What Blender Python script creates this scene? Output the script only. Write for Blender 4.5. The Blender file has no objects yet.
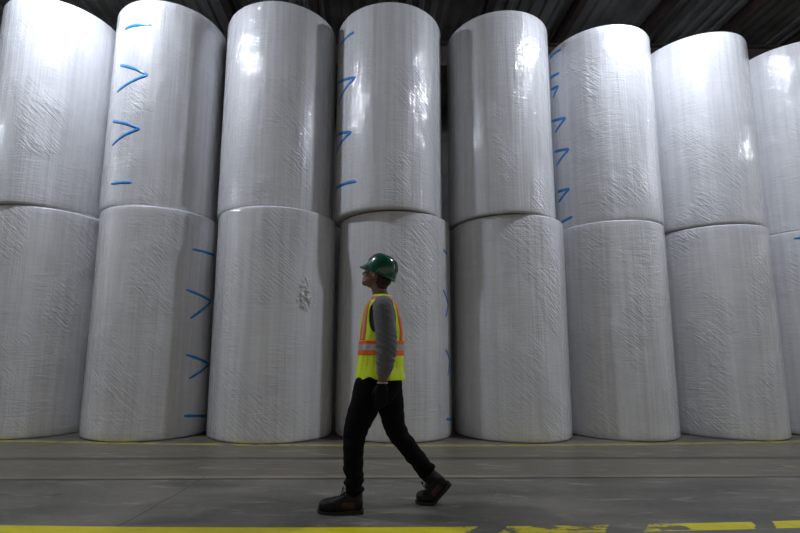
import bpy, bmesh, math, random
from math import sin, cos, pi, radians as R
from mathutils import Vector, Matrix, noise
random.seed(7)
scene = bpy.context.scene
col = scene.collection

# ------------------------------------------------------------------ materials
def nodes(name):
    m = bpy.data.materials.new(name); m.use_nodes = True
    nt = m.node_tree
    b = nt.nodes['Principled BSDF']
    return m, nt, b

def N(nt, typ, **kw):
    n = nt.nodes.new(typ)
    for k, v in kw.items():
        if k.startswith('_'): setattr(n, k[1:], v)
    return n

def L(nt, a, b): nt.links.new(a, b)

def math_(nt, op, a, b=None, c=None, clamp=False):
    n = nt.nodes.new('ShaderNodeMath'); n.operation = op; n.use_clamp = clamp
    for i, v in enumerate((a, b, c)):
        if v is None: continue
        if isinstance(v, (int, float)): n.inputs[i].default_value = v
        else: nt.links.new(v, n.inputs[i])
    return n.outputs[0]

def ramp(nt, v, p0, p1, c0=(0,0,0,1), c1=(1,1,1,1)):
    r = nt.nodes.new('ShaderNodeValToRGB')
    r.color_ramp.elements[0].position = p0; r.color_ramp.elements[1].position = p1
    r.color_ramp.elements[0].color = c0; r.color_ramp.elements[1].color = c1
    nt.links.new(v, r.inputs[0]); return r.outputs[0]

def mix(nt, f, a, b, typ='MIX'):
    n = nt.nodes.new('ShaderNodeMix'); n.data_type = 'RGBA'; n.blend_type = typ
    for s, v in ((n.inputs[0], f), (n.inputs[6], a), (n.inputs[7], b)):
        if isinstance(v, (int, float)): s.default_value = v
        elif isinstance(v, tuple): s.default_value = v if len(v) == 4 else (*v, 1)
        else: nt.links.new(v, s)
    return n.outputs[2]

def noise_tex(nt, vec, scale, detail=2, rough=.5, w=None, dist=0):
    n = nt.nodes.new('ShaderNodeTexNoise')
    if w is not None:
        n.noise_dimensions = '4D'; nt.links.new(w, n.inputs['W'])
    n.inputs['Scale'].default_value = scale; n.inputs['Detail'].default_value = detail
    n.inputs['Roughness'].default_value = rough; n.inputs['Distortion'].default_value = dist
    nt.links.new(vec, n.inputs['Vector']); return n.outputs[0]

def combine(nt, x, y, z):
    n = nt.nodes.new('ShaderNodeCombineXYZ')
    for i, v in enumerate((x, y, z)):
        if isinstance(v, (int, float)): n.inputs[i].default_value = v
        else: nt.links.new(v, n.inputs[i])
    return n.outputs[0]

def bump(nt, h, strength, dist, normal=None):
    n = nt.nodes.new('ShaderNodeBump'); n.inputs['Strength'].default_value = strength
    n.inputs['Distance'].default_value = dist; nt.links.new(h, n.inputs['Height'])
    if normal is not None: nt.links.new(normal, n.inputs['Normal'])
    return n.outputs[0]

def simple(name, c, rough=.6, metal=0, coat=0, nscale=None, namt=.25, bumpd=0, spec=.5, sheen=0):
    m, nt, b = nodes(name)
    b.inputs['Base Color'].default_value = (*c, 1); b.inputs['Roughness'].default_value = rough
    b.inputs['Metallic'].default_value = metal; b.inputs['Coat Weight'].default_value = coat
    b.inputs['Specular IOR Level'].default_value = spec
    b.inputs['Sheen Weight'].default_value = sheen
    if nscale:
        tc = N(nt, 'ShaderNodeTexCoord').outputs['Object']
        v = noise_tex(nt, tc, nscale, 4)
        dark = tuple(x*(1-namt) for x in c); lite = tuple(min(1, x*(1+namt)) for x in c)
        L(nt, ramp(nt, v, .3, .7, (*dark, 1), (*lite, 1)), b.inputs['Base Color'])
        if bumpd: L(nt, bump(nt, v, .6, bumpd), b.inputs['Normal'])
    return m

def film_material():
    m, nt, b = nodes('stretch_film_over_white_paper')
    tc = N(nt, 'ShaderNodeTexCoord').outputs['Object']
    sp = N(nt, 'ShaderNodeSeparateXYZ'); L(nt, tc, sp.inputs[0])
    rnd = math_(nt, 'MULTIPLY', N(nt, 'ShaderNodeObjectInfo').outputs['Random'], 37.0)
    az = math_(nt, 'MULTIPLY', math_(nt, 'ARCTAN2', sp.outputs[0], math_(nt, 'MULTIPLY', sp.outputs[1], -1.0)), .76)
    z = sp.outputs[2]
    uv = lambda sx, sz: combine(nt, math_(nt, 'MULTIPLY', az, sx), math_(nt, 'MULTIPLY', z, sz), 0.0)
    streak = noise_tex(nt, uv(16, .45), 1, 4, .6, rnd)          # vertical film layers, also used to paint reflection bands
    fine = noise_tex(nt, uv(30, 5.5), 1, 1.5, .6, rnd)            # narrow vertical pleats
    ripple = noise_tex(nt, uv(5, 34), 1, 4, .6, rnd, 1.0)      # level ripples across the roll
    # fields of slanted creases, present in patches
    slant = combine(nt, math_(nt, 'ADD', math_(nt, 'MULTIPLY', az, 8.0), math_(nt, 'MULTIPLY', z, 3.6)),
                    math_(nt, 'SUBTRACT', math_(nt, 'MULTIPLY', z, 18.0), math_(nt, 'MULTIPLY', az, -14.0)), 0.0)
    crease = noise_tex(nt, slant, 1, 2, .5, rnd, 1.6)
    patch = ramp(nt, noise_tex(nt, uv(1.7, 1.0), 1, 2, .5, rnd), .5, .62)
    sag = noise_tex(nt, uv(2.4, .7), 1, 2, .5, rnd)
    rpatch = ramp(nt, noise_tex(nt, uv(2.0, 1.6), 1.3, 2, .5, rnd), .35, .65)
    blot = noise_tex(nt, uv(3, 2.2), 1, 5, .6, rnd)
    c = ramp(nt, streak, .3, .7, (.56, .565, .62, 1), (.85, .85, .885, 1))  # film layer tone, contrast raised to put reflections of the surroundings into the colour
    c = mix(nt, .35, c, ramp(nt, blot, .35, .7, (.69, .69, .72, 1), (.87, .87, .885, 1)))
    c = mix(nt, .13, c, ramp(nt, ripple, .35, .65, (.52, .53, .55, 1), (.90, .90, .90, 1)))
    L(nt, c, b.inputs['Base Color'])
    b.inputs['Roughness'].default_value = .42
    b.inputs['Specular IOR Level'].default_value = .35
    nb = bump(nt, sag, .5, .03)
    nb = bump(nt, streak, .6, .014, nb)
    nb0 = nb
    nb = bump(nt, math_(nt, 'MULTIPLY', crease, patch), .9, .020, nb)
    nb = bump(nt, math_(nt, 'MULTIPLY', ripple, rpatch), .8, .012, nb)
    L(nt, nb, b.inputs['Normal'])
    cn = bump(nt, math_(nt, 'MULTIPLY', ripple, rpatch), .3, .006, bump(nt, math_(nt, 'MULTIPLY', fine, ramp(nt, blot, .40, .52)), 1.0, .015, nb0))
    b.inputs['Coat Weight'].default_value = 1
    b.inputs['Coat Roughness'].default_value = .045
    b.inputs['Coat IOR'].default_value = 1.5
    L(nt, cn, b.inputs['Coat Normal'])
    return m

def floor_material():
    m, nt, b = nodes('worn_concrete_floor')
    tc = N(nt, 'ShaderNodeTexCoord').outputs['Object']
    sp = N(nt, 'ShaderNodeSeparateXYZ'); L(nt, tc, sp.inputs[0])
    x, y = sp.outputs[0], sp.outputs[1]
    v0 = math_(nt, 'SUBTRACT', y, math_(nt, 'MULTIPLY', x, .055))
    wob = math_(nt, 'MULTIPLY', math_(nt, 'SUBTRACT', noise_tex(nt, tc, 3.0, 5), .5), .03)
    vw = math_(nt, 'ADD', v0, wob)
    xx = math_(nt, 'SUBTRACT', x, .6)
    bend = math_(nt, 'MULTIPLY', math_(nt, 'MULTIPLY', xx, xx), .012)
    vb = math_(nt, 'SUBTRACT', v0, bend)
    lvec = combine(nt, math_(nt, 'MULTIPLY', x, .8), math_(nt, 'MULTIPLY', y, 3.0), 0.0)
    n1 = noise_tex(nt, lvec, 1.1, 6, .62); n2 = noise_tex(nt, tc, 1.0, 5, .6, None, .6); n3 = noise_tex(nt, tc, 26, 4, .6)
    c = ramp(nt, n1, .38, .64, (.078, .071, .058, 1), (.235, .214, .175, 1))
    c = mix(nt, .45, c, ramp(nt, n2, .38, .66, (.060, .064, .055, 1), (.25, .228, .19, 1)))
    c = mix(nt, .25, c, ramp(nt, n3, .3, .75, (.06, .056, .052, 1), (.21, .195, .175, 1)))
    # browner, smoother strip between the two joints, as poured
    def band(v, c0, half, soft):
        d = math_(nt, 'ABSOLUTE', math_(nt, 'SUBTRACT', v, c0))
        return math_(nt, 'SUBTRACT', 1.0, math_(nt, 'DIVIDE', math_(nt, 'SUBTRACT', d, half), soft, None, True), None, True)
    strip = band(vw, 4.95, .78, .04)
    c = mix(nt, math_(nt, 'MULTIPLY', strip, .55), c, (.17, .145, .10))
    # scuffs: pale scratches
    sc = noise_tex(nt, combine(nt, math_(nt, 'MULTIPLY', x, 1.6), math_(nt, 'MULTIPLY', y, 6.5), 3.0), 1.3, 7, .68, None, 1.2)
    c = mix(nt, math_(nt, 'MULTIPLY', ramp(nt, sc, .55, .68), .7), c, (.33, .305, .26))
    spots = ramp(nt, noise_tex(nt, tc, 5.5, 2), .74, .78)
    c = mix(nt, math_(nt, 'MULTIPLY', spots, .8), c, (.03, .028, .026))
    # joints
    j1 = math_(nt, 'MULTIPLY', band(vw, 4.90, .03, .06), .75)
    c = mix(nt, j1, c, (.05, .045, .038))
    j2 = math_(nt, 'MULTIPLY', band(vw, 4.12, .012, .02), .9)
    c = mix(nt, j2, c, (.035, .03, .026))
    j3 = math_(nt, 'MULTIPLY', band(vw, 4.185, .022, .03), math_(nt, 'MULTIPLY', ramp(nt, n1, .35, .6), .5))
    c = mix(nt, j3, c, (.34, .30, .20))
    # a diagonal crack at the left
    cr = math_(nt, 'SUBTRACT', x, math_(nt, 'ADD', math_(nt, 'MULTIPLY', y, .10), -1.80))
    cr = math_(nt, 'ADD', cr, math_(nt, 'MULTIPLY', wob, 1.5))
    ck = math_(nt, 'MULTIPLY', band(cr, 0, .002, .008), math_(nt, 'LESS_THAN', y, 4.12))
    c = mix(nt, math_(nt, 'MULTIPLY', ck, .7), c, (.05, .045, .04))
    # yellow paint, worn through in places
    wear = noise_tex(nt, combine(nt, math_(nt, 'MULTIPLY', x, 2.2), math_(nt, 'MULTIPLY', y, 5.0), 0.0), 2.6, 7, .68)
    far = math_(nt, 'MULTIPLY', band(vb, 5.585, .045, .012), ramp(nt, wear, .40, .52))
    c = mix(nt, math_(nt, 'MULTIPLY', far, .7), c, (.50, .45, .03))
    xs = math_(nt, 'ADD', math_(nt, 'ADD', x, math_(nt, 'MULTIPLY', vb, -.8)), math_(nt, 'MULTIPLY', wob, 3.0))
    near_wear = math_(nt, 'ADD', wear, math_(nt, 'MULTIPLY', math_(nt, 'LESS_THAN', x, .56), .4))
    near_wear = math_(nt, 'ADD', near_wear, math_(nt, 'MULTIPLY', math_(nt, 'GREATER_THAN', x, 1.95), .12))
    for g0, hw in ((.70-2.34, .04), (1.56-2.34, .07), (2.47-2.34, .02)):
        near_wear = math_(nt, 'SUBTRACT', near_wear, math_(nt, 'MULTIPLY', band(xs, g0, hw, .06), .6))
    near = math_(nt, 'MULTIPLY', band(math_(nt, 'ADD', vb, math_(nt, 'MULTIPLY', wob, .4)), 2.925, .058, .006), ramp(nt, near_wear, .46, .52))
    yel = ramp(nt, wear, .3, .7, (.66, .56, .0, 1), (.86, .76, .01, 1))
    c = mix(nt, near, c, yel)
    L(nt, c, b.inputs['Base Color'])
    rr = ramp(nt, n1, .3, .75, (.34, .34, .34, 1), (.58, .58, .58, 1))
    L(nt, rr, b.inputs['Roughness'])
    h = math_(nt, 'SUBTRACT', math_(nt, 'MULTIPLY', n3, .3), math_(nt, 'ADD', j2, ck))
    L(nt, bump(nt, h, .4, .006), b.inputs['Normal'])
    return m

def paper_end_material():
    m, nt, b = nodes('wound_paper_end')
    tc = N(nt, 'ShaderNodeTexCoord').outputs['Object']
    sp = N(nt, 'ShaderNodeSeparateXYZ'); L(nt, tc, sp.inputs[0])
    r = math_(nt, 'SQRT', math_(nt, 'ADD', math_(nt, 'POWER', sp.outputs[0], 2.0), math_(nt, 'POWER', sp.outputs[1], 2.0)))
    n = noise_tex(nt, combine(nt, math_(nt, 'MULTIPLY', r, 90.0), 0.0, 0.0), 1, 3)
    L(nt, ramp(nt, n, .3, .7, (.55, .54, .52, 1), (.78, .77, .75, 1)), b.inputs['Base Color'])
    b.inputs['Roughness'].default_value = .8
    return m

M = dict(
    film=film_material(), floor=floor_material(), paper=paper_end_material(),
    board=simple('brown_core_board', (.30, .20, .12), .8, nscale=20),
    blue=simple('blue_printed_mark', (.02, .27, .72), .35, coat=.5, nscale=14, namt=.2),
    deck=simple('dark_painted_steel_deck', (.22, .22, .22), .65, nscale=1.6, namt=.35),
    joist=simple('dark_red_oxide_joist', (.06, .042, .04), .6, nscale=3, namt=.4),
    wall=simple('grey_block_wall', (.12, .12, .12), .85, nscale=2),
    lamp=simple('grey_cast_metal', (.30, .30, .31), .4, metal=.8, nscale=6),
    skin=simple('skin', (.20, .105, .07), .5, nscale=30, namt=.12),
    hair=simple('dark_hair', (.012, .009, .008), .55, nscale=60, namt=.5, bumpd=.002),
    eye=simple('eye', (.55, .53, .5), .2),
    iris=simple('iris', (.03, .018, .012), .2),
    helmet=simple('green_hard_hat_plastic', (.004, .085, .046), .28, coat=.5, nscale=9, namt=.12),
    lime=simple('lime_yellow_mesh_cloth', (.74, 1.0, .008), .6, nscale=220, namt=.16, bumpd=.0012),
    orange=simple('orange_braid', (1.0, .14, .01), .55, nscale=160, namt=.12),
    silver=simple('silver_reflective_tape', (.42, .42, .45), .38, metal=.35, nscale=120, namt=.15),
    grey=simple('grey_heather_jersey', (.155, .155, .165), .85, nscale=240, namt=.3, bumpd=.0008),
    denim=simple('black_trouser_cloth', (.0045, .0045, .006), .85, nscale=180, namt=.4, spec=.12),
    leather=simple('black_boot_leather', (.006, .0055, .0055), .6, nscale=40, namt=.4, bumpd=.002, spec=.3),
    oxblood=simple('oxblood_boot_leather', (.045, .012, .010), .5, nscale=40, namt=.3),
    rubber=simple('black_rubber', (.012, .012, .012), .7, nscale=50),
    lace=simple('dark_grey_lace', (.018, .016, .016), .8, nscale=90),
    glove=simple('black_knit_glove', (.006, .006, .007), .8, nscale=150, namt=.4, bumpd=.001, spec=.2),
    cuff=simple('cream_glove_cuff', (.42, .40, .36), .8, nscale=120),
    plug=simple('yellow_foam_earplug', (.75, .62, .18), .8, nscale=60),
    steel=simple('steel_eyelet', (.12, .12, .12), .4, metal=1, nscale=50),
    lens=simple('dark_glasses_frame', (.02, .02, .022), .25, nscale=50),
)
m, nt, b = nodes('lit_lamp_diffuser')
b.inputs['Base Color'].default_value = (.9, .9, .9, 1)
b.inputs['Emission Color'].default_value = (.84, .90, 1.0, 1); b.inputs['Emission Strength'].default_value = 580
M['glow'] = m

# ------------------------------------------------------------------ object helpers
def link(o, parent=None):
    col.objects.link(o)
    if parent is not None: o.parent = parent
    return o

def obj(name, bm, mats, parent=None, smooth=True, loc=None):
    me = bpy.data.meshes.new(name)
    bmesh.ops.recalc_face_normals(bm, faces=bm.faces[:])
    bm.to_mesh(me); bm.free()
    for mm in (mats if isinstance(mats, (list, tuple)) else [mats]): me.materials.append(mm)
    if smooth: me.polygons.foreach_set('use_smooth', [True]*len(me.polygons))
    o = bpy.data.objects.new(name, me)
    if loc: o.location = loc
    return link(o, parent)

def empty(name, loc, label, cat, group=None, rz=0):
    o = bpy.data.objects.new(name, None); o.location = loc; o.rotation_euler.z = rz
    o.empty_display_size = .1
    o['label'] = label; o['category'] = cat
    if group: o['group'] = group
    return link(o)

def struct(o): o['kind'] = 'structure'; return o

def box(bm, c, s, rot=None):
    mt = Matrix.Translation(c)
    if rot: mt = mt @ rot
    return bmesh.ops.create_cube(bm, size=1, matrix=mt @ Matrix.Diagonal((*s, 1)))['verts']

def ring_pts(c, av, bv, n=24, e=2.0):
    out = []
    for i in range(n):
        t = 2*pi*i/n; ct, st = cos(t), sin(t)
        out.append(c + av*(math.copysign(abs(ct)**(2/e), ct)) + bv*(math.copysign(abs(st)**(2/e), st)))
    return out

def skin_rings(bm, rings, cap=True, closed=True):
    vs = [[bm.verts.new(p) for p in r] for r in rings]
    n = len(vs[0])
    for a, b in zip(vs, vs[1:]):
        for i in range(n if closed else n-1):
            j = (i+1) % n
            bm.faces.new((a[i], a[j], b[j], b[i]))
    if cap:
        for r in (vs[0], vs[-1]):
            c = bm.verts.new(sum((v.co for v in r), Vector())/n)
            for i in range(n): bm.faces.new((r[i], r[(i+1) % n], c))
    return vs

def tube(bm, pts, rad, n=16, e=2.0, side=(0, 1, 0), dome=True):
    """tapered limb: rad items are r or (in-plane r, sideways r)"""
    pts = [Vector(p) for p in pts]; side = Vector(side)
    rings = []
    K = len(pts)
    for i, p in enumerate(pts):
        t = (pts[min(i+1, K-1)] - pts[max(i-1, 0)]).normalized()
        s = (side - t*side.dot(t)).normalized(); u = t.cross(s)
        r = rad[i] if isinstance(rad[i], (tuple, list)) else (rad[i], rad[i])
        if dome and i == 0:
            rings.append(ring_pts(p - t*r[0]*.6, u*r[0]*.55, s*r[1]*.55, n, e))
        rings.append(ring_pts(p, u*r[0], s*r[1], n, e))
        if dome and i == K-1:
            rings.append(ring_pts(p + t*r[0]*.6, u*r[0]*.55, s*r[1]*.55, n, e))
    skin_rings(bm, rings)

def refine(pts, rad, k=4):
    """Catmull-Rom refinement of a limb's centre line and radii"""
    P_ = [Vector(p) for p in pts]; Rr = [Vector(r) if isinstance(r, (tuple, list)) else Vector((r, r)) for r in rad]
    def cr(a, b, c, d, t): return .5*((2*b)+(c-a)*t+(2*a-5*b+4*c-d)*t*t+(3*b-a-3*c+d)*t**3)
    op, orr = [], []
    n = len(P_)
    for i in range(n-1):
        for j in range(k):
            t = j/k; q = [max(0, i-1), i, i+1, min(n-1, i+2)]
            op.append(cr(*[P_[x] for x in q], t)); orr.append(tuple(cr(*[Rr[x] for x in q], t)))
    op.append(P_[-1]); orr.append(tuple(Rr[-1]))
    return op, orr

def limb(bm, pts, rad, n=16, e=2.0, k=4, side=(0, 1, 0)):
    p, r = refine(pts, rad, k); tube(bm, p, r, n, e, side)

def ball(bm, c, r, mat=None, seg=20):
    mt = Matrix.Translation(c)
    if mat: mt = mt @ mat
    return bmesh.ops.create_uvsphere(bm, u_segments=seg, v_segments=seg//2+2, radius=1, matrix=mt @ Matrix.Diagonal((*r, 1)))['verts']

def fuse(name, bm, mats, parent, voxel=.006, smooth=4, disp=None, xf=None, pick=None):
    """one continuous surface from overlapping volumes"""
    tmp = obj('tmp_fuse', bm, [], None)
    r = tmp.modifiers.new('r', 'REMESH'); r.mode = 'VOXEL'; r.voxel_size = voxel
    if smooth:
        s = tmp.modifiers.new('s', 'SMOOTH'); s.iterations = smooth; s.factor = .5
    dg = bpy.context.evaluated_depsgraph_get(); dg.update()
    me = bpy.data.meshes.new_from_object(tmp.evaluated_get(dg))
    old = tmp.data; bpy.data.objects.remove(tmp); bpy.data.meshes.remove(old)
    me.name = name
    if disp:
        ns = [v.normal.copy() for v in me.vertices]
        for v, nn in zip(me.vertices, ns): v.co += nn*disp(v.co)
    idx = [pick(p.center) for p in me.polygons] if pick else None
    if xf:
        for v in me.vertices: v.co = xf(v.co)
    me.materials.clear()
    for mm in (mats if isinstance(mats, (list, tuple)) else [mats]): me.materials.append(mm)
    me.polygons.foreach_set('use_smooth', [True]*len(me.polygons))
    if idx: me.polygons.foreach_set('material_index', idx)
    o = bpy.data.objects.new(name, me)
    return link(o, parent)

# ------------------------------------------------------------------ camera (21 mm, slight tilt up, lens axis off centre)
cam = bpy.data.cameras.new('camera'); co = bpy.data.objects.new('camera', cam); link(co)
cam.sensor_width = 36; cam.lens = 20.999
cam.shift_x = .03357; cam.shift_y = .02842
p_, r_ = .14150, .01062
sp_, cp_, s_, c_ = sin(p_), cos(p_), sin(r_), cos(r_)
X = Vector((c_, -sp_*s_, cp_*s_)); Y = Vector((-s_, -sp_*c_, cp_*c_)); Z = -Vector((0, cp_, sp_))
mw = Matrix((X, Y, Z)).transposed().to_4x4(); mw.translation = (0, 0, 1.025)
co.matrix_world = mw
cam.clip_start = .05; cam.clip_end = 200
scene.camera = co

# ------------------------------------------------------------------ setting
bm = bmesh.new()
vs = [bm.verts.new(v) for v in ((-45, -14, 0), (45, -14, 0), (45, 12, 0), (-45, 12, 0), (-45, -14, -.3), (45, -14, -.3), (45, 12, -.3), (-45, 12, -.3))]
for f in ((0,1,2,3), (7,6,5,4), (0,4,5,1), (1,5,6,2), (2,6,7,3), (3,7,4,0)): bm.faces.new([vs[i] for i in f])
struct(obj('floor', bm, M['floor'], smooth=False))

ZC = 7.6
bm = bmesh.new()                                   # corrugated roof deck, ribs running away from the aisle
prof = []
x = -22.0
while x < 22:
    prof += [(x, 0), (x+.09, 0), (x+.12, .05), (x+.21, .05)]; x += .24
for yy in (-14, 12):
    for dz in (0,): pass
a = [bm.verts.new((px, -14, ZC+pz)) for px, pz in prof]; b_ = [bm.verts.new((px, 12, ZC+pz)) for px, pz in prof]
for i in range(len(prof)-1): bm.faces.new((a[i], a[i+1], b_[i+1], b_[i]))
up0 = [bm.verts.new((px, yy, ZC+.15)) for px in (prof[0][0], prof[-1][0]) for yy in (-14, 12)]
bm.faces.new((up0[0], up0[1], up0[3], up0[2]))
struct(obj('ceiling', bm, M['deck'], smooth=False))

ti = 1
for jx in [3.72 + 1.62*k for k in range(-12, 10)]:  # joists with flanges
    bm = bmesh.new()
    box(bm, (jx, -1, ZC-.13), (.012, 26, .25)); box(bm, (jx, -1, ZC-.008), (.12, 26, .016)); box(bm, (jx, -1, ZC-.26), (.12, 26, .016))
    struct(obj('trim_%d' % ti, bm, M['joist'], smooth=False)); ti += 1
for by in (8.75, .5, -7.5):                         # cross beams carrying the joists
    bm = bmesh.new()
    box(bm, (0, by, ZC-.52), (44, .02, .50)); box(bm, (0, by, ZC-.278), (44, .2, .02)); box(bm, (0, by, ZC-.77), (44, .2, .02))
    struct(obj('trim_%d' % ti, bm, M['joist'], smooth=False)); ti += 1
bm = bmesh.new(); box(bm, (0, 11.9, 3.85), (90, .2, 7.7))
struct(obj('wall_back', bm, M['wall'], smooth=False))

# ------------------------------------------------------------------ high bay lamps over the aisle
def make_lamp(x, y, z, label, group='high bay lamps over the aisle'):
    t = empty('high_bay_lamp', (x, y, z), label, 'lamp', group)
    bm = bmesh.new()
    rings = []
    for zz, rr in ((.0, .24), (.02, .25), (.06, .25), (.10, .20), (.14, .14), (.24, .12), (.26, .08)):
        rings.append(ring_pts(Vector((0, 0, zz)), Vector((rr, 0, 0)), Vector((0, rr, 0)), 32))
    skin_rings(bm, rings); obj('housing', bm, M['lamp'], t)
    bm = bmesh.new()                               # domed glass lens that gives the light
    skin_rings(bm, [ring_pts(Vector((0, 0, zz)), Vector((rr, 0, 0)), Vector((0, rr, 0)), 20) for zz, rr in ((-.105, .05), (-.09, .09), (-.06, .13), (-.03, .15), (-.002, .155))])
    obj('glowing_lens', bm, M['glow'], t)
    bm = bmesh.new(); tube(bm, [(0, 0, .26), (0, 0, ZC - z - .01)], [.012, .012], 10, dome=False); obj('hanger_rod', bm, M['lamp'], t)
    return t
for k, lb in zip(range(-4, 5), ('far left', 'left', 'left of the second stack', 'near left', 'middle', 'right', 'far right', 'x', 'y')):
    lx = .1 + 8.0*(k+.5)
    if abs(lx) > 31: continue
    make_lamp(lx, 4.50 + .02*lx, 6.65, 'round grey high bay lamp hung over the aisle above the paper rolls')

# ------------------------------------------------------------------ paper rolls
LOW = [(-4.538,6.381,.751),(-2.963,6.362,.765),(-1.334,6.371,.805),(.291,6.504,.785),(1.908,6.572,.774),(3.43,6.739,.75),(5.011,6.878,.745),(6.584,6.948,.76)]
UPP = [(-4.592,6.367,.768),(-3.01,6.395,.758),(-1.386,6.435,.802),(.2,6.396,.762),(1.822,6.498,.738),(3.452,6.749,.743),(4.994,6.879,.746),(6.619,7.014,.753)]
H1, H2 = 2.856, 2.868
MARKS = {
('u',2):[[(-.508,2.487),(-.311,2.495),(.05,2.478)],[(-.558,1.973),(-.188,1.858),(.053,1.764),(-.226,1.684),(-.574,1.591)],[(-.617,1.188),(-.249,1.094),(-.004,1.016),(-.29,.94),(-.573,.844)],[(-.495,.315),(-.061,.298)]],
('l',2):[[(.939,2.364),(1.49,2.374)],[(.874,1.832),(1.488,1.733),(.988,1.472)],[(.951,1.014),(1.564,.891),(1.036,.714)],[(.987,.264),(1.592,.211)]],
('u',4):[[(-1.183,2.552),(-.951,2.55),(-.708,2.542)],[(-1.349,2.024),(-.653,1.855),(-.95,1.774),(-1.221,1.648)],[(-1.369,1.25),(-.726,1.098),(-.983,1.048),(-1.277,.953)],[(-1.268,.431),(-.889,.417),(-.589,.394)]],
('u',6):[[(-1.486,2.78),(-1.314,2.778),(-1.116,2.753)],[(-1.512,2.455),(-1.194,2.402)],[(-1.492,2.257),(-1.23,2.207),(-1.434,2.099)],[(-1.53,1.753),(-1.091,1.645),(-1.413,1.524)],[(-1.466,1.239),(-1.053,1.154),(-1.415,1.002)],[(-1.423,.6),(-1.087,.567),(-1.405,.436)],[(-1.355,.112),(-1.052,.144)]],
('l',4):[[(.935,2.422),(1.099,2.39)],[(.921,1.892),(1.14,1.708),(.995,1.535)],[(.973,1.117),(1.189,.967),(1.047,.776)],[(.974,.244),(1.271,.22)]],
('l',8):[[(-.897,2.742),(-.5,2.727)]],
}
LABELS = {
('l',1):'lower white paper roll at the far left, cut by the photo edge',
('l',2):'lower film-wrapped roll with blue chevrons on its right flank, second stack from left',
('l',3):'lower film-wrapped roll with a torn crumpled film patch, third stack from left',
('l',4):'lower film-wrapped roll directly behind the walking worker in the green hard hat',
('l',5):'lower plain film-wrapped roll on the floor, first to the right of the worker',
('l',6):'lower film-wrapped roll standing below the roll with many blue marks on its left edge',
('l',7):'lower film-wrapped roll, second from right photo edge, glints on its right side',
('l',8):'lower film-wrapped roll cut by the right photo edge, one blue dash near its top',
('u',1):'upper bright white paper roll at the far left, cut by the photo edge',
('u',2):'upper paper roll with two large blue chevrons pointing right, second stack from left',
('u',3):'upper plain paper roll between two rolls marked with blue chevrons, third stack from left',
('u',4):'upper paper roll above the worker, blue chevrons along its left edge',
('u',5):'upper plain paper roll, first to the right of the one above the worker',
('u',6):'upper paper roll with a long column of small blue marks on its left edge',
('u',7):'upper plain rippled paper roll, second from the right photo edge, top of its stack',
('u',8):'upper paper roll cut by the right photo edge, top of the rightmost stack',
}
def wob(a, z, s): return .0035*noise.noise((2*cos(a)+s*7.3, 2*sin(a), z*.9+s))+.0015*noise.noise((6*cos(a)+s, 6*sin(a)+3, z*3))

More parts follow.
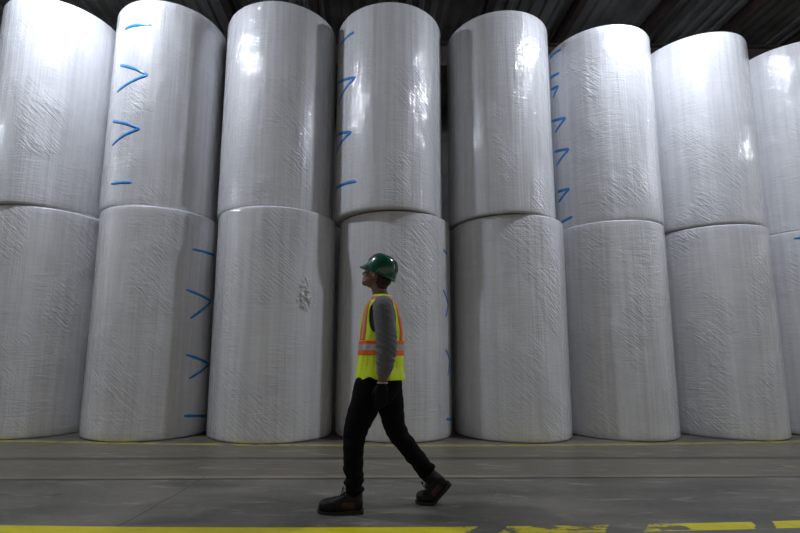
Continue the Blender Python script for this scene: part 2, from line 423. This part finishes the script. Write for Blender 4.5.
def make_roll(tag, i, x, y, r, h, z0):
    seed = i*3.7 + (20 if tag == 'u' else 0)
    t = empty('paper_roll', (x, y, z0), LABELS[(tag, i)], 'paper roll', 'film-wrapped paper rolls stacked two high')
    n = 128
    def P(a, z, off=0):
        q = r + wob(a, z, seed) + off
        return Vector((sin(a)*q, -cos(a)*q, z))
    bm = bmesh.new()
    rows = [(.004, -.055), (.002, -.03), (.006, -.014), (.016, -.004)] + [(.035 + (h-.07)*k/40, 0) for k in range(41)] + [(h-.016, -.004), (h-.006, -.014), (h-.002, -.03), (h-.004, -.055)]
    skin_rings(bm, [[P(2*pi*j/n, z, o) for j in range(n)] for z, o in rows], cap=False)
    obj('film_wrap', bm, M['film'], t)
    for zz, up in ((.012, False), (h-.012, True)):
        bm = bmesh.new(); A = []; B = []
        for j in range(n):
            a = 2*pi*j/n; q = r-.02
            A.append(bm.verts.new((sin(a)*q, -cos(a)*q, zz))); B.append(bm.verts.new((sin(a)*.06, -cos(a)*.06, zz)))
        for j in range(n):
            k = (j+1) % n; bm.faces.new((A[j], A[k], B[k], B[j]))
        obj('end_face', bm, M['paper'], t)
    bm = bmesh.new()
    prof = ((.058, .014), (.058, h-.014), (.045, h-.014), (.045, .014), (.058, .014))
    skin_rings(bm, [ring_pts(Vector((0, 0, z)), Vector((q, 0, 0)), Vector((0, q, 0)), 32) for q, z in prof], cap=False)
    obj('core_tube', bm, M['board'], t)
    # printed strokes: thin strips that follow the film, tapering with the pen
    for st in MARKS.get((tag, i), []):
        pts = []
        for (a0, z_0), (a1, z_1) in zip(st, st[1:]):
            for k in range(8): pts.append((a0+(a1-a0)*k/8, z_0+(z_1-z_0)*k/8))
        pts.append(st[-1])
        bm = bmesh.new(); W = .021 if tag == 'u' else .018
        runs = [pts]
        tipi = None
        if len(st) >= 3:                       # split a chevron into its two strokes at the tip
            tip = max(range(len(st)), key=lambda q: st[q][0])
            if 0 < tip < len(st)-1: runs = [pts[:tip*8+1], pts[tip*8:]]
        for run in runs:
            prev = None; m_ = len(run)
            for k, (a, z) in enumerate(run):
                q0, q1 = run[max(0, k-1)], run[min(m_-1, k+1)]
                d = Vector(((q1[0]-q0[0])*r, q1[1]-q0[1])).normalized(); nx = Vector((-d.y, d.x))
                w = W*(1 + .18*noise.noise((k*.5, a*5, z)))*(.6 if k in (0, m_-1) else 1)
                pr = [bm.verts.new(P(a+nx.x*s*w/r, z+nx.y*s*w, o)) for s, o in ((-1, .0005), (-1, .002), (0, .0026), (1, .002), (1, .0005))]
                if prev:
                    for q in range(4): bm.faces.new((prev[q], prev[q+1], pr[q+1], pr[q]))
                prev = pr
        obj('chevron_mark' if len(runs) > 1 else 'dash_mark', bm, M['blue'], t)
    if (tag, i) == ('l', 3):                    # torn, crumpled film
        bm = bmesh.new(); G = []
        for u in range(41):
            row = []
            for v in range(61):
                du, dv = (u-20)/20, (v-30)/30
                a = .655 + du*.17; z = 1.785 + dv*.27
                w = .34 + .66*(1-abs(dv + .25)) ; edge = max(0, 1-(du/w)**2)*max(0, 1-dv*dv) if w > 0 else 0
                nz = noise.multi_fractal((du*2.5+a, dv*4.5, 1.7), 1, 2, 5)
                row.append(bm.verts.new(P(a, z, -.006 + edge*(.010 + .045*abs(nz-.6)))))
            G.append(row)
        for u in range(40):
            for v in range(60): bm.faces.new((G[u][v], G[u+1][v], G[u+1][v+1], G[u][v+1]))
        obj('torn_film_patch', bm, M['film'], t)['label'] = 'crumpled torn patch of clear film'
    return t
for i, q in enumerate(LOW): make_roll('l', i+1, *q, H1, 0)
for i, q in enumerate(UPP): make_roll('u', i+1, *q, H2, H1)

# ------------------------------------------------------------------ the worker (faces -X)
PX, PY = 0.0, 3.36
man = empty('person', (PX, PY, 0), 'worker in green hard hat and lime vest striding left past the paper rolls', 'person')
HC = Vector((.026, 0, 1.606))                                   # head centre
HM = Matrix.Translation(HC) @ Matrix.Rotation(R(-14), 4, 'Z') @ Matrix.Rotation(R(24), 4, 'Y')
def hp(x, y, z): return HM @ Vector((x, y, z))
HR = HM.to_3x3().to_4x4()

def cloth(scale, amp, sx=1, sz=1, seed=0):
    return lambda c: amp*(noise.noise((c.x*scale*sx+seed, c.y*scale*sx, c.z*scale*sz)) + .5*noise.noise((c.x*scale*2.2*sx, c.y*scale*2.2+seed, c.z*scale*2.2*sz)))

# joints
HIPL, KNEEL, ANKL = (.015, -.095, .86), (-.108, -.105, .49), (-.112, -.115, .11)
HIPR, KNEER, ANKR = (.085, .095, .86), (.180, .098, .490), (.415, .10, .205)
def arm_pts(s): return [(.07, s*.13, 1.385), (.072, s*.195, 1.345), (.085, s*.225, 1.20), (.093, s*.236, 1.08), (.084, s*.236, .97), (.073, s*.234, .90)]

def hand(bm, wrist, s, grow=0.0):
    """relaxed hand: back of the hand outwards, thumb forward, five bent fingers of unequal length"""
    W = Vector(wrist); g = grow
    limb(bm, [W+Vector((.006, 0, .05)), W+Vector((.0, 0, 0)), W+Vector((-.002, 0, -.03)), W+Vector((-.004, -s*.003, -.065)), W+Vector((-.006, -s*.006, -.092))],
         [(.031+g, .025+g), (.029+g, .021+g), (.038+g, .018+g), (.043+g, .016+g), (.041+g, .014+g)], 16, 2.4, 3)
    for k, (ox, ln, rr) in enumerate(((-.033, .074, .0088), (-.011, .082, .0092), (.011, .076, .0088), (.031, .060, .0078))):
        b0 = W + Vector((ox-.004, -s*.004, -.078)); curl = (.25, .65, 1.0)
        p = [b0]; ang = .12; seg = (ln*.46, ln*.31, ln*.25)
        p.append(b0 + Vector((0, 0, -.014)))
        for sg, cu in zip(seg, curl):
            ang = cu*.85 + .02*k
            p.append(p[-1] + Vector((-.10*sg*(1.2-k*.5), -s*sin(ang)*sg, -cos(ang)*sg)))
        tube(bm, p, [rr+g, rr*1.02+g, rr+g, rr*.94+g, rr*.8+g], 10)
    b0 = W + Vector((-.022, -s*.010, -.022))
    tube(bm, [b0, b0+Vector((-.026, -s*.010, -.026)), b0+Vector((-.036, -s*.017, -.056)), b0+Vector((-.034, -s*.024, -.084))], [.015+g, .0125+g, .0108+g, .0085+g], 10)
WL, WR = (.067, -.232, .848), (.067, .232, .848)

# --- body
bm = bmesh.new()
limb(bm, [(.06, 0, .80), (.058, 0, .92), (.062, 0, 1.06), (.068, 0, 1.22), (.066, 0, 1.34), (.066, 0, 1.41)], [(.105, .15), (.10, .15), (.10, .14), (.112, .16), (.10, .165), (.06, .10)], 28, 2.2)
limb(bm, [(.075, 0, 1.38), (.058, 0, 1.45), (.040, 0, 1.52), (.035, 0, 1.58)], [(.070, .075), (.056, .058), (.055, .055), (.06, .055)], 20)
for hip, kn, an in ((HIPL, KNEEL, ANKL), (HIPR, KNEER, ANKR)):
    limb(bm, [hip, tuple((a+b)/2 for a, b in zip(hip, kn)), kn, tuple(a*.6+b*.4 for a, b in zip(kn, an)), an], [(.085, .08), (.07, .068), (.052, .052), (.052, .05), (.037, .037)], 18)
limb(bm, [(-.10, -.115, .06), (-.16, -.115, .05), (-.25, -.117, .035), (-.30, -.118, .03)], [.032, .032, (.020, .034), (.014, .028)], 14)
limb(bm, [(.45, .10, .16), (.43, .10, .10), (.42, .10, .06), (.36, .10, .034)], [.030, .030, (.022, .032), (.014, .028)], 14)
for s, w in ((-1, WL), (1, WR)):
    limb(bm, arm_pts(s)+[w], [(.055, .05), (.054, .048), (.048, .044), (.042, .04), (.040, .036), (.036, .031), (.029, .024)], 16)
    hand(bm, w, s)
# head: cranium, jaw, brow, cheek, nose, lips, chin, ears
ball(bm, hp(.012, 0, .022), (.094, .073, .088), HR, 28)
ball(bm, hp(-.018, 0, -.03), (.066, .060, .075), HR, 24)
ball(bm, hp(-.045, 0, -.072), (.040, .042, .032), HR)
ball(bm, hp(-.062, 0, -.088), (.020, .024, .019), HR)
ball(bm, hp(-.058, 0, .028), (.030, .052, .016), HR)
for s in (-1, 1):
    ball(bm, hp(-.050, s*.036, -.022), (.028, .022, .022), HR)
    ball(bm, hp(.012, s*.074, -.008), (.020, .008, .032), HR @ Matrix.Rotation(R(-12), 4, 'Y'))
    ball(bm, hp(.012, s*.078, -.030), (.010, .007, .012), HR)
tube(bm, [hp(-.075, 0, .014), hp(-.088, 0, -.010), hp(-.098, 0, -.030)], [.009, .011, .014], 12)
for s in (-1, 1): ball(bm, hp(-.087, s*.011, -.034), (.012, .009, .008), HR)
ball(bm, hp(-.079, 0, -.055), (.013, .024, .007), HR); ball(bm, hp(-.076, 0, -.067), (.013, .021, .008), HR)
body = fuse('body', bm, M['skin'], man, .0052, 3)
body['label'] = 'bare face, neck and forearms'
for s in (-1, 1):
    bm = bmesh.new(); ball(bm, hp(-.069, s*.031, .004), (.0115, .0135, .009), HR, 16); e = obj('eye', bm, M['eye'], man)
    bm = bmesh.new(); ball(bm, hp(-.0785, s*.031, .004), (.003, .0055, .0055), HR, 12); obj('iris', bm, M['iris'], e)
    bm = bmesh.new(); tube(bm, [hp(-.086, s*.014, .026), hp(-.085, s*.034, .031), hp(-.072, s*.052, .026)], [.003, .004, .0025], 8); obj('eyebrow', bm, M['hair'], man)
# hair below the hard hat, cropped at the nape
bm = bmesh.new()
ball(bm, hp(.030, 0, -.005), (.088, .074, .080), HR, 28)
ball(bm, hp(.062, 0, -.060), (.046, .058, .042), HR, 20)
for v in list(bm.verts):
    l = HM.inverted() @ v.co
    if l.x < .022 + (-.02 if l.z > .02 else 0): v.co = HM @ Vector((.03 + .05*(l.x), l.y*.9, l.z))
fuse('hair', bm, M['hair'], man, .005, 2, cloth(90, .0025))
bm = bmesh.new(); tube(bm, [hp(.004, -.074, -.012), hp(.002, -.092, -.012)], [.0065, .0075], 12); obj('earplug', bm, M['plug'], man)
bm = bmesh.new()
for s in (-1, 1):
    tube(bm, [hp(-.086, s*.010, .008), hp(-.088, s*.030, .018), hp(-.078, s*.060, .014), hp(-.03, s*.076, .012), hp(.012, s*.078, .012)], [.002, .0025, .003, .0025, .002], 8)
    tube(bm, [hp(-.088, s*.012, -.006), hp(-.087, s*.032, -.014), hp(-.076, s*.056, -.006), hp(-.077, s*.060, .014)], [.0018]*4, 8)
obj('safety_glasses', bm, M['lens'], man)

# --- hard hat
def dome(u, v, g=0):                                            # u around, v up 0..1
    a = 2*pi*u; k = cos(v*pi/2)**.62; zz = sin(v*pi/2)
    return Vector((.016 - cos(a)*(.122+g)*k, sin(a)*(.101+g)*k, .012 + zz*(.148+g)))
bm = bmesh.new()
rows = [[hp(*(dome(j/64, v/20)+Vector((0, 0, 0)))) for j in range(64)] for v in range(0, 20)]
rim = []
for k, (g, dz) in enumerate(((-.006, .012), (-.006, -.004), (.006, -.006), (.008, .004))):
    rim.append([hp(*(dome(j/64, 0, g)+Vector((0, 0, dz-.0)))) for j in range(64)])
vsr = skin_rings(bm, rim[:1]+rim[1:]+rows, cap=False)
ctop = bm.verts.new(hp(.016, 0, .160)); last = vsr[-1]
for j in range(64): bm.faces.new((last[j], last[(j+1) % 64], ctop))
hat = obj('hard_hat', bm, M['helmet'], man); hat['label'] = 'dark green hard hat'
bm = bmesh.new(); T = []; B2 = []                               # peak
for k in range(33):
    a = R(-68 + 136*k/32); ext = max(0, cos(a*90/68*1.0))**.7
    rt, rb = [], []
    for q in range(7):
        f = q/6; d = .002 + f*.040*ext
        base = Vector((.016 - cos(a)*(.118+d), sin(a)*(.097+d*.75), .012 - f*f*.006*ext + .002))
        rt.append(bm.verts.new(hp(*(base+Vector((0, 0, .004 + .030*ext*(1-f)**1.5)))))); rb.append(bm.verts.new(hp(*(base-Vector((0, 0, .004))))))
    T.append(rt); B2.append(rb)
for k in range(32):
    for q in range(6):
        bm.faces.new((T[k][q], T[k+1][q], T[k+1][q+1], T[k][q+1])); bm.faces.new((B2[k][q], B2[k][q+1], B2[k+1][q+1], B2[k+1][q]))
    bm.faces.new((T[k][6], T[k+1][6], B2[k+1][6], B2[k][6]))
obj('peak', bm, M['helmet'], hat)
for off in (-.030, 0, .030):                                    # raised ribs front to back
    pts = []
    for k in range(25):
        a = R(28 + 124*k/24); x = -cos(a); zz = sin(a)
        kx = (1-zz**2)**.31 if zz < 1 else 0
        sq = math.sqrt(max(0, 1-(off/.101)**2))
        pts.append(hp(.016 + math.copysign(kx, x)*.122*sq*.995, off, .012 + zz*.148*(sq**.5)*1.0))
    bm = bmesh.new(); tube(bm, pts, [(.006, .010 if off == 0 else .006)]*25, 10, side=tuple(HR.to_3x3() @ Vector((0, 1, 0))))
    obj('crown_rib', bm, M['helmet'], hat)
for s in (-1, 1):
    bm = bmesh.new(); ball(bm, hp(.028, s*.104, .022), (.014, .005, .008), HR, 14); obj('slot_cover', bm, M['helmet'], hat)

# --- shirt: torso and long sleeves, one garment
bm = bmesh.new()
limb(bm, [(.062, 0, .84), (.06, 0, .95), (.062, 0, 1.08), (.068, 0, 1.2), (.066, 0, 1.30), (.064, 0, 1.37), (.066, 0, 1.42)],
     [(.140, .175), (.138, .172), (.134, .168), (.130, .175), (.118, .182), (.095, .165), (.07, .095)], 32, 2.3)
limb(bm, [(.068, 0, 1.40), (.058, 0, 1.456)], [(.068, .078), (.056, .062)], 20)
for s in (-1, 1):
    limb(bm, arm_pts(s), [(.068, .062), (.074, .062), (.070, .058), (.068, .055), (.058, .048), (.043, .037)], 20)
def sleeve(c):
    w = 0
    if abs(c.y) > .16:
        t = c.z*34 - abs(c.y)*6
        f = noise.noise((c.x*9 + c.z*14, c.y*6, t + c.x*16)); f = 1-abs(f)*2.6
        w = .0058*f*(.3 + .9*max(0, 1-abs(c.z-1.06)/.16))
    return w + .004*noise.noise((c.x*16, c.y*16, c.z*11))
shirt = fuse('shirt', bm, M['grey'], man, .0062, 4, sleeve)
shirt['label'] = 'grey long-sleeved shirt'

# --- trousers
bm = bmesh.new()
limb(bm, [(.062, 0, .905), (.058, 0, .84), (.056, 0, .77)], [(.142, .178), (.146, .182), (.128, .16)], 28, 2.3)
limb(bm, [(.0, -.088, .83), (-.035, -.096, .72), (-.085, -.102, .60), (-.113, -.105, .49), (-.122, -.108, .38), (-.118, -.112, .27), (-.116, -.114, .215), (-.113, -.115, .195), (-.112, -.115, .172), (-.113, -.115, .152)],
     [(.122, .10), (.112, .094), (.092, .082), (.077, .074), (.067, .068), (.063, .064), (.058, .062), (.067, .067), (.059, .063), (.066, .066)], 22)
limb(bm, [(.112, .088, .83), (.128, .094, .72), (.150, .097, .60), (.176, .098, .50), (.245, .098, .405), (.325, .099, .305), (.372, .10, .250), (.388, .10, .232), (.402, .10, .216)],
     [(.105, .10), (.10, .094), (.088, .082), (.078, .074), (.068, .068), (.062, .064), (.057, .060), (.066, .064), (.060, .060)], 22)
def trou(c):
    lo = max(0, min(1, (.36-c.z)/.14)) if c.x < .1 else max(0, min(1, (.36-c.z)/.10))
    kn = math.exp(-((c.z-.50)/.07)**2)
    f = noise.noise((c.x*9, c.y*9, c.z*26))
    return .004*noise.noise((c.x*11, c.y*11, c.z*6)) + (.004 + .015*lo + .005*kn)*f
tr = fuse('trousers', bm, M['denim'], man, .0064, 4, trou); tr['label'] = 'black work trousers'

# --- hi-vis vest
VR = [(.862,.060,.172,.214),(.95,.058,.160,.198),(1.08,.060,.153,.190),(1.2,.067,.150,.196),(1.28,.065,.140,.203),(1.34,.063,.126,.205),(1.385,.062,.110,.194),(1.415,.062,.090,.165),(1.438,.062,.074,.122),(1.456,.062,.062,.080)]
def vprof(z):
    for a, b in zip(VR, VR[1:]):
        if z <= b[0]:
            t = max(0, (z-a[0])/(b[0]-a[0])); return [p+(q-p)*t for p, q in zip(a[1:], b[1:])]
    return VR[-1][1:]
def vest(th, z, off=0):
    cx, a, b = vprof(z)
    e = 2/2.25
    ct, st = cos(th), sin(th)
    w = .006*noise.noise((3*ct, 3*st, z*5)) + .004*noise.noise((7*ct+4, 7*st, z*9)) if z < 1.3 else .002*noise.noise((4*ct, 4*st, z*8))
    flare = 1
    return Vector((cx - math.copysign(abs(ct)**e, ct)*(a+off+w), -math.copysign(abs(st)**e, st)*(b+off+w), z))
def hole(th, z):
    d = abs(abs(((math.degrees(th)+180) % 360)-180) - 90)
    if z < 1.165 or z > 1.402: return False
    pts = ((1.165, 4), (1.18, 20), (1.21, 30), (1.27, 38), (1.33, 40), (1.37, 36), (1.402, 22))
    for (z0, w0), (z1, w1) in zip(pts, pts[1:]):
        if z <= z1: return d < w0+(w1-w0)*(z-z0)/(z1-z0)
    return False
NT = 160
ZS = [.862 + (1.456-.862)*k/96 for k in range(97)]
def hemlift(th, z):
    d = abs(((math.degrees(th)+180) % 360)-180)
    k = max(0, 1-(z-.862)/.06)
    lift = .022*math.exp(-((d-66)/13)**2) + .014*math.exp(-(d/16)**2)
    return z + lift*k
def vest_patch(name, th0, th1, z0, z1, off, thick, mats, pick, parent, n, m_, closed=False, full=False):
    bm = bmesh.new(); G = []
    for k in range(m_+1):
        z = z0+(z1-z0)*k/m_
        G.append([bm.verts.new(vest(th0+(th1-th0)*j/n, hemlift(th0+(th1-th0)*j/n, z), off)) for j in range(n if closed else n+1)])
    for k in range(m_):
        zc = z0+(z1-z0)*(k+.5)/m_
        for j in range(n):
            th = th0+(th1-th0)*(j+.5)/n
            if hole(th, zc): continue
            jj = (j+1) % n if closed else j+1
            f = bm.faces.new((G[k][j], G[k][jj], G[k+1][jj], G[k+1][j])); f.material_index = pick(j/n, k/m_) if pick else 0
    for v in [v for v in bm.verts if not v.link_faces]: bm.verts.remove(v)
    o = obj(name, bm, mats, parent)
    sm = o.modifiers.new('thickness', 'SOLIDIFY'); sm.thickness = thick; sm.offset = 1
    return o
vst = vest_patch('safety_vest', 0, 2*pi, .862, 1.456, 0, .004, M['lime'], None, man, NT, 96, True)
vst['label'] = 'sleeveless lime-yellow high-visibility vest'
OS = [M['orange'], M['silver']]
vest_patch('waist_band', 0, 2*pi, 1.030, 1.130, .0045, .002, OS, lambda u, v: 1 if .27 < v < .73 else 0, vst, 120, 15, True)
for s in (1, -1):
    f = lambda a: s*R(a)
    vest_patch('chest_band', f(20), f(44), 1.13, 1.44, .0045, .002, OS, lambda u, v: 1 if .3 < u < .7 else 0, vst, 10, 40)
    vest_patch('back_band', f(138), f(160), 1.13, 1.44, .0045, .002, OS, lambda u, v: 1 if .3 < u < .7 else 0, vst, 10, 40)
    vest_patch('shoulder_band', f(44), f(138), 1.412, 1.440, .0045, .002, OS, lambda u, v: 1 if .3 < v < .7 else 0, vst, 40, 6)
bm = bmesh.new()                                                # neck and armhole piping, front zip
for s in (1, -1):
    pts = []
    hp_ = ((1.166, 0), (1.18, 20), (1.21, 30), (1.27, 38), (1.33, 40), (1.37, 36), (1.402, 22), (1.408, 0))
    for z, w in hp_: pts.append(vest(s*R(90-w), z, .003))
    for z, w in reversed(hp_[1:-1]): pts.append(vest(s*R(90+w), z, .003))
    pts.append(pts[0]); pp, rr = refine(pts, [.0045]*len(pts), 4); bm = bmesh.new(); tube(bm, pp, rr, 8); obj('armhole_piping', bm, M['lime'], vst)
bm = bmesh.new(); pp = [vest(0, hemlift(0, z), .006) for z in ZS[2:-2:3]]; tube(bm, pp, [.004]*len(pp), 8); obj('front_zip', bm, M['lime'], vst)

# --- gloves
for s, w in ((-1, WL), (1, WR)):
    bm = bmesh.new(); hand(bm, w, s, .0022)
    for v in list(bm.verts):
        if v.co.z > w[2]+.004: v.co.z = w[2]+.004
    g = fuse('glove', bm, M['glove'], man, .0042, 2); g['label'] = 'black glove'
    bm = bmesh.new()
    skin_rings(bm, [ring_pts(Vector((w[0]+.001, w[1], w[2]+dz)), Vector((.033+dr, 0, 0)), Vector((0, .027+dr, 0)), 24) for dz, dr in ((-.004, 0), (-.004, .003), (.006, .003), (.006, 0))], cap=False)
    obj('cuff', bm, M['cuff'], g)

# --- boots: heel at local x 0, toe at -.29, sole on z 0
def boot(loc, bend, toe_out=0):
    def bendf(c):
        x, y, z = c; piv = Vector((-.175, 0, .012))
        if bend:
            f = max(0, min(1, (x-piv.x+.035)/.07)); f = f*f*(3-2*f); a = bend*f
            dx, dz = x-piv.x, z-piv.z
            x, z = piv.x + dx*cos(a) - dz*sin(a), piv.z + dx*sin(a) + dz*cos(a)
        return Vector((loc[0]+x, loc[1]+y, loc[2]+z))
    bm = bmesh.new()
    rows = [(-.002, .062, .020, .030), (.0-.02, .066, .046, .037), (-.05, .070, .050, .040), (-.09, .072, .050, .040), (-.13, .066, .046, .042), (-.17, .058, .040, .047), (-.21, .052, .034, .050), (-.25, .050, .031, .047), (-.278, .046, .024, .036), (-.290, .042, .014, .020)]
    skin_rings(bm, [ring_pts(Vector((x, 0, z)), Vector((0, 0, hh+.005)), Vector((0, ww+.006, 0)), 24, 2.6) for x, z, hh, ww in rows])
    limb(bm, [(-.058, 0, .055), (-.060, 0, .11), (-.062, 0, .16), (-.062, 0, .195)], [(.060, .042), (.056, .044), (.056, .047), (.055, .047)], 20)
    bt = fuse('boot', bm, [M['leather'], M['oxblood']], man, .005, 3, cloth(40, .0018), bendf,
              lambda c: 1 if (-.135 < c.x < -.055 and c.z < .075 and abs(c.y) > .025) else 0)
    bt['label'] = 'black lace-up work boot'
    bm = bmesh.new(); rr = []                                    # lugged sole and heel
    prof = [(.006, .022), (-.004, .036), (-.03, .041), (-.08, .040), (-.13, .042), (-.18, .050), (-.22, .052), (-.26, .048), (-.285, .034), (-.298, .014)]
    for x, w in prof:
        zb = 0 if x > -.085 or x < -.115 else .012
        zt = .025 if x > -.1 else .020
        if x < -.27: zb = .006
        rr.append([Vector((x, -w, zb)), Vector((x, -w*1.02, zt)), Vector((x, 0, zt+.004)), Vector((x, w*1.02, zt)), Vector((x, w, zb)), Vector((x, 0, zb))])
    fine = []
    for a, b in zip(rr, rr[1:]):
        for k in range(5): fine.append([p+(q-p)*k/5 for p, q in zip(a, b)])
    fine.append(rr[-1])
    skin_rings(bm, fine)
    for v in bm.verts: v.co = bendf(v.co)
    obj('sole', bm, M['rubber'], bt, False)
    bm = bmesh.new()
    for k in range(6):
        x = -.185 + .018*k; z = .098 + (0 if k < 3 else 0) + max(0, k-1)*.014; w = .026
        for s in (-1, 1):
            tube(bm, [bendf((x, s*w, z-.012)), bendf((x+.004, 0, z+.006)), bendf((x+.012, -s*w, z-.006))], [.0035]*3, 8)
    for s in (-1, 1):
        tube(bm, [bendf((-.125, 0, .150)), bendf((-.135, s*.02, .158)), bendf((-.14, s*.036, .140)), bendf((-.13, s*.03, .122))], [.003]*4, 8)
    obj('laces', bm, M['lace'], bt)
    for k in range(5):
        for s in (-1, 1):
            bm = bmesh.new(); ball(bm, bendf((-.165+.017*k, s*.034, .085+k*.013)), (.004, .003, .004), None, 10); obj('eyelet', bm, M['steel'], bt)
boot((-.052, -.115, 0), 0)
boot((.610, .10, .0), R(47))

# ------------------------------------------------------------------ light and view
w = bpy.data.worlds.new('warehouse_air'); scene.world = w; w.use_nodes = True
bg = w.node_tree.nodes['Background']; bg.inputs[0].default_value = (1.0, .96, .88, 1); bg.inputs[1].default_value = .37
vsn = scene.view_settings
vsn.view_transform = 'Standard'; vsn.look = 'None'; vsn.exposure = 0; vsn.gamma = 1; vsn.use_curve_mapping = False
